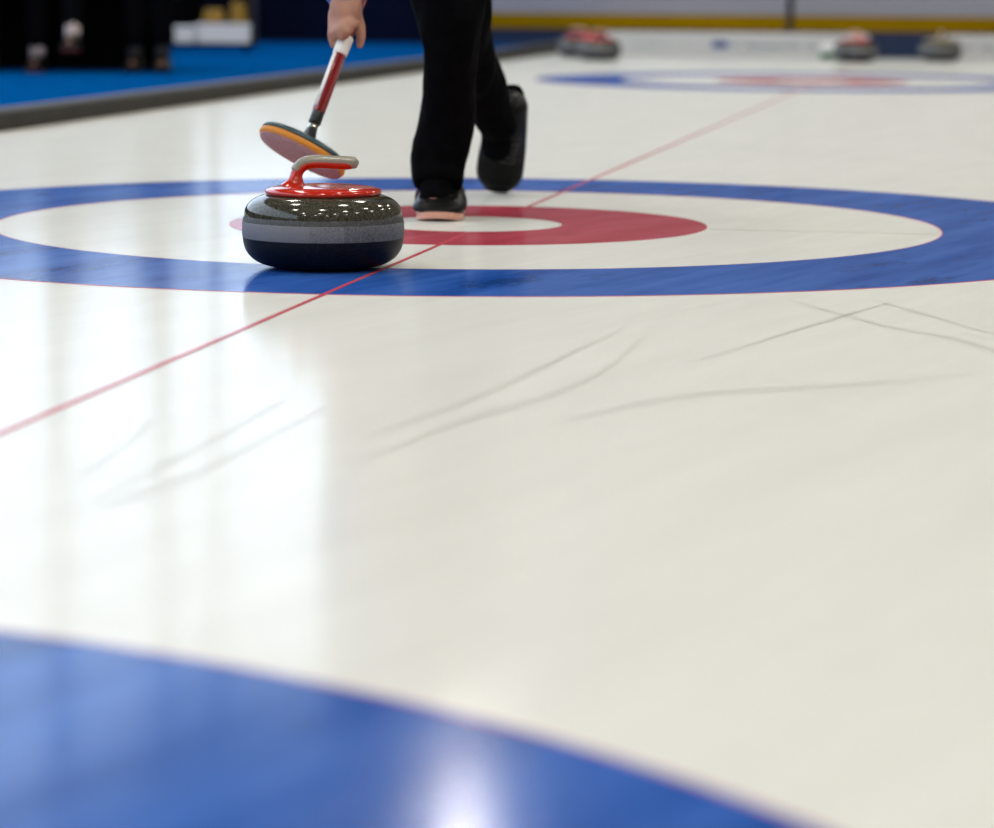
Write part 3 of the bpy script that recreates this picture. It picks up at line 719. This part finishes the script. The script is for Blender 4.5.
# ------------------------------------------------------------------ spectators seated behind the walkway
ZC = .012
def seated(px, py, turn, name_label, cross, legs_spread, shoe_m, sock_m, sc_=1.0):
    # all three sit on the one bench
    b = G(px, py, ZC); t = empty('person', (b.x, b.y, ZC), turn, name_label, 'person', None)
    bm = bmesh.new(); c = lambda a, ra, q, rb: capsule(bm, Vector(a), ra, Vector(q), rb, 1)
    hips = (0, .45, .52)
    feet = [(-legs_spread, .0, .05), (legs_spread, .02 if not cross else -.12, .05 if not cross else .16)]
    knees = [(-legs_spread, .03, .50), (legs_spread * .9, .02, .50 if not cross else .56)]
    for s_, (f_, k_) in enumerate(zip(feet, knees)):
        hx = (-.10, .10)[s_]
        c((hx, .45, .52), .085, k_, .06); c(k_, .058, f_, .036); c(f_, .034, (f_[0], f_[1] - .13, f_[2] - .02), .028)
    c((-.08, .46, .54), .10, (.08, .46, .54), .10); c((0, .46, .55), .12, (0, .46, .90), .13); c((-.12, .44, .98), .06, (.12, .44, .98), .06)
    c((0, .45, .95), .07, (0, .42, 1.12), .05); c((0, .42, 1.22), .085, (0, .39, 1.17), .075); c((0, .33, 1.2), .012, (0, .31, 1.18), .014)
    for sg in (-1, 1):
        c((sg * .17, .44, .96), .05, (sg * .19, .30, .72), .04); c((sg * .19, .30, .72), .038, (sg * .12, .10, .62), .028); c((sg * .12, .10, .62), .028, (sg * .09, .03, .60), .025)
        for j in range(4): c((sg * (.075 + .014 * j), .04, .60), .009, (sg * (.07 + .016 * j), -.02, .575), .008)
        c((sg * .07, .06, .61), .010, (sg * .045, .02, .60), .009)
    fuse('body', bm, .014, M['skin'], t, 3)
    bm = bmesh.new()
    for s_, (f_, k_) in enumerate(zip(feet, knees)):
        hx = (-.10, .10)[s_]; hem = Vector(f_).lerp(Vector(k_), .25)
        c((hx, .45, .52), .105, k_, .08); c(k_, .078, hem, .062)
    c((-.08, .46, .54), .12, (.08, .46, .54), .12)
    fuse('trousers', bm, .016, M['trouser'], t, 3, fold=.006, label='black trousers')
    bm = bmesh.new(); c((0, .46, .60), .14, (0, .46, .88), .15); c((-.13, .44, .96), .07, (.13, .44, .96), .07)
    for sg in (-1, 1): c((sg * .17, .44, .96), .065, (sg * .19, .30, .72), .055); c((sg * .19, .30, .72), .05, (sg * .14, .13, .63), .042)
    fuse('jacket', bm, .018, M['black'], t, 3, fold=.006, label='black jacket')
    bm = bmesh.new(); c((0, .435, 1.245), .09, (0, .455, 1.20), .085); fuse('hair', bm, .014, M['hair'], t, 2)
    for s_, (f_, k_) in enumerate(zip(feet, knees)):
        f_ = Vector(f_); bm = bmesh.new(); capsule(bm, f_ + Vector((0, 0, .03)), .043, f_.lerp(Vector(k_), .30), .045, 1); from_bm('sock', bm, sock_m, t)
        z0 = f_.z - .05 + .001
        m4 = basis((f_.x, f_.y + .07, z0), (0, -1, 0), (0, 0, 1))
        make_shoe(t, m4, .26, .10, 1, shoe_m, None, None, lacing=False)
    return t
darksock = mat('dark_sock', (.02, .018, .02), .9)
seated(-36, 72.5, .0, 'seated person in black at the left edge of the picture, legs barely in view', False, .13, M['rubber'], darksock)
seated(57, 72.5, .0, 'seated person in black with pale sock and dark red soles, middle of the three spectators', True, .10, M['redshoe'], M['sock'])
seated(149, 72.5, .0, 'seated person in black nearest the white boxes, dark soles', False, .072, M['rubber'], darksock)
# bench
bq = G(70, 62, ZC); ub, vb = UV(bq)
bench = empty('bench', (0, 0, 0), 0, 'long black bench the three spectators sit on', 'bench')
c0 = G(60, 72.0, ZC); c0.z = 0
mB = Matrix.Translation(Vector((c0.x, c0.y + .38, 0))) @ Matrix.Rotation(.0, 4, 'Z')
bench.matrix_world = Matrix.Translation(Vector((c0.x, c0.y + .38, ZC))) @ Matrix.Rotation(.0, 4, 'Z')
def bp_(name, a, m): 
    bm = bmesh.new(); box_bm(bm, *a, .006); return from_bm(name, bm, m, bench, smooth=False)
bp_('seat', (-.9, .54, -.20, .30, .355, .40), M['benchblk'])
bp_('front_panel', (-.88, .48, -.16, -.13, .004, .354), M['benchblk'])
bp_('leg', (-.86, -.79, -.12, .28, 0, .354), M['benchblk']); bp_('leg', (.41, .48, -.12, .28, 0, .354), M['benchblk']); bp_('leg', (-.22, -.15, -.12, .28, 0, .354), M['benchblk'])
bp_('backrest', (-.9, .50, .30, .34, .40, .80), M['benchblk'])
# dark grey pole right of the spectators
q = G(143, 60, ZC); bm = bmesh.new(); tube_bm(bm, [(0, 0, .015), (0, 0, 1.6)], .03, 16)
pl = empty('barrier_pole', (q.x, q.y, ZC), 0, 'dark grey upright pole beside the rightmost spectator', 'pole'); from_bm('post', bm, M['poleg'], pl)
bm = lathe([(0, .0), (.13, .0), (.13, .012), (.03, .02), (0, .02)], 32); from_bm('base_plate', bm, M['poleg'], pl)

# white boxes with yellow bags on the carpet, on a low black trolley
q = G(188, 51.5, ZC); s_ = q.y / F
tr = empty('trolley', (q.x, q.y, ZC), 0, 'low black equipment trolley carrying white boxes and yellow bags', 'trolley')
def tp(name, a, m, parent, bev=.004, **k):
    bm = bmesh.new(); box_bm(bm, *[v_ for v_ in a], bev); return from_bm(name, bm, m, parent, smooth=False, **k)
tp('deck', (-.36, .44, -.02, .32, .035, .055), M['benchblk'], tr)
for sx_ in (-.30, .38):
    for sy_ in (.02, .26):
        bm = lathe([(0, -.012), (.018, -.012), (.018, .012), (0, .012)], 20); bmesh.ops.rotate(bm, matrix=Matrix.Rotation(PI / 2, 3, 'Y'), verts=bm.verts)
        bmesh.ops.translate(bm, vec=(sx_, sy_, .019), verts=bm.verts); from_bm('wheel', bm, M['rubber'], tr)
tp('push_handle', (.425, .44, .02, .28, .055, .62), M['poleg'], tr)
bxs = [(-.31, -.17, .058, .185, 'narrow white box, leftmost on the trolley'), (-.09, .04, .058, .165, 'small white box in the middle of the trolley'), (.06, .41, .058, .185, 'wide white box at the right end of the trolley')]
for x0, x1, z0, z1, lb in bxs:
    t = empty('storage_box', (q.x + (x0 + x1) / 2, q.y, ZC + .056), 0, lb, 'box'); w = (x1 - x0) / 2
    tp('box_body', (-w, w, .01, .28, 0, z1 - z0 - .02), M['whitebox'], t, .01); tp('lid', (-w - .006, w + .006, .004, .286, z1 - z0 - .02, z1 - z0), M['whitebox'], t, .006)
for x0, x1, z1, lb in ((-.30, -.18, .30, 'small yellow bag on the leftmost white box'), (.08, .24, .285, 'dull yellow bag on the wide white box, left one'), (.26, .40, .33, 'bright yellow bag on the wide white box, right one')):
    t = empty('bag', (q.x + (x0 + x1) / 2, q.y + .14, ZC + .187), 0, lb, 'bag'); w = (x1 - x0) / 2 - .01; hh = z1 - .19
    bm = bmesh.new(); box_bm(bm, -w, w, -.09, .09, 0, hh, .02)
    for v in bm.verts: v.co.x *= 1 - .18 * v.co.z / hh; v.co.y *= 1 - .4 * v.co.z / hh
    from_bm('sack', bm, M['yellowbag'], t)
    bm = bmesh.new(); tube_bm(bm, catmull([(-w * .5, 0, hh - .005), (-w * .35, 0, hh + .03), (w * .35, 0, hh + .03), (w * .5, 0, hh - .005)], 5), .005, 8); from_bm('strap', bm, M['benchblk'], t)

# ------------------------------------------------------------------ world, camera, view
w = bpy.data.worlds.new('World'); SC.world = w; w.use_nodes = True
w.node_tree.nodes['Background'].inputs[0].default_value = (.5, .48, .42, 1); w.node_tree.nodes['Background'].inputs[1].default_value = .2
cd = bpy.data.cameras.new('camera'); co = bpy.data.objects.new('camera', cd); COL.objects.link(co)
mw = Matrix.Identity(4)
for i in range(3): mw[i][0] = Rv[i]; mw[i][1] = Uv[i]; mw[i][2] = -Fv[i]; mw[i][3] = CAM[i]
co.matrix_world = mw
cd.sensor_fit = 'HORIZONTAL'; cd.sensor_width = 36; cd.lens = F / 994 * 36; cd.clip_start = .05; cd.clip_end = 100
cd.dof.use_dof = True; cd.dof.focus_distance = 5.1; cd.dof.aperture_fstop = 3.6
SC.camera = co
SC.view_settings.view_transform = 'Standard'; SC.view_settings.look = 'None'; SC.view_settings.exposure = 0.0; SC.view_settings.gamma = 1
SC.view_settings.use_curve_mapping = False
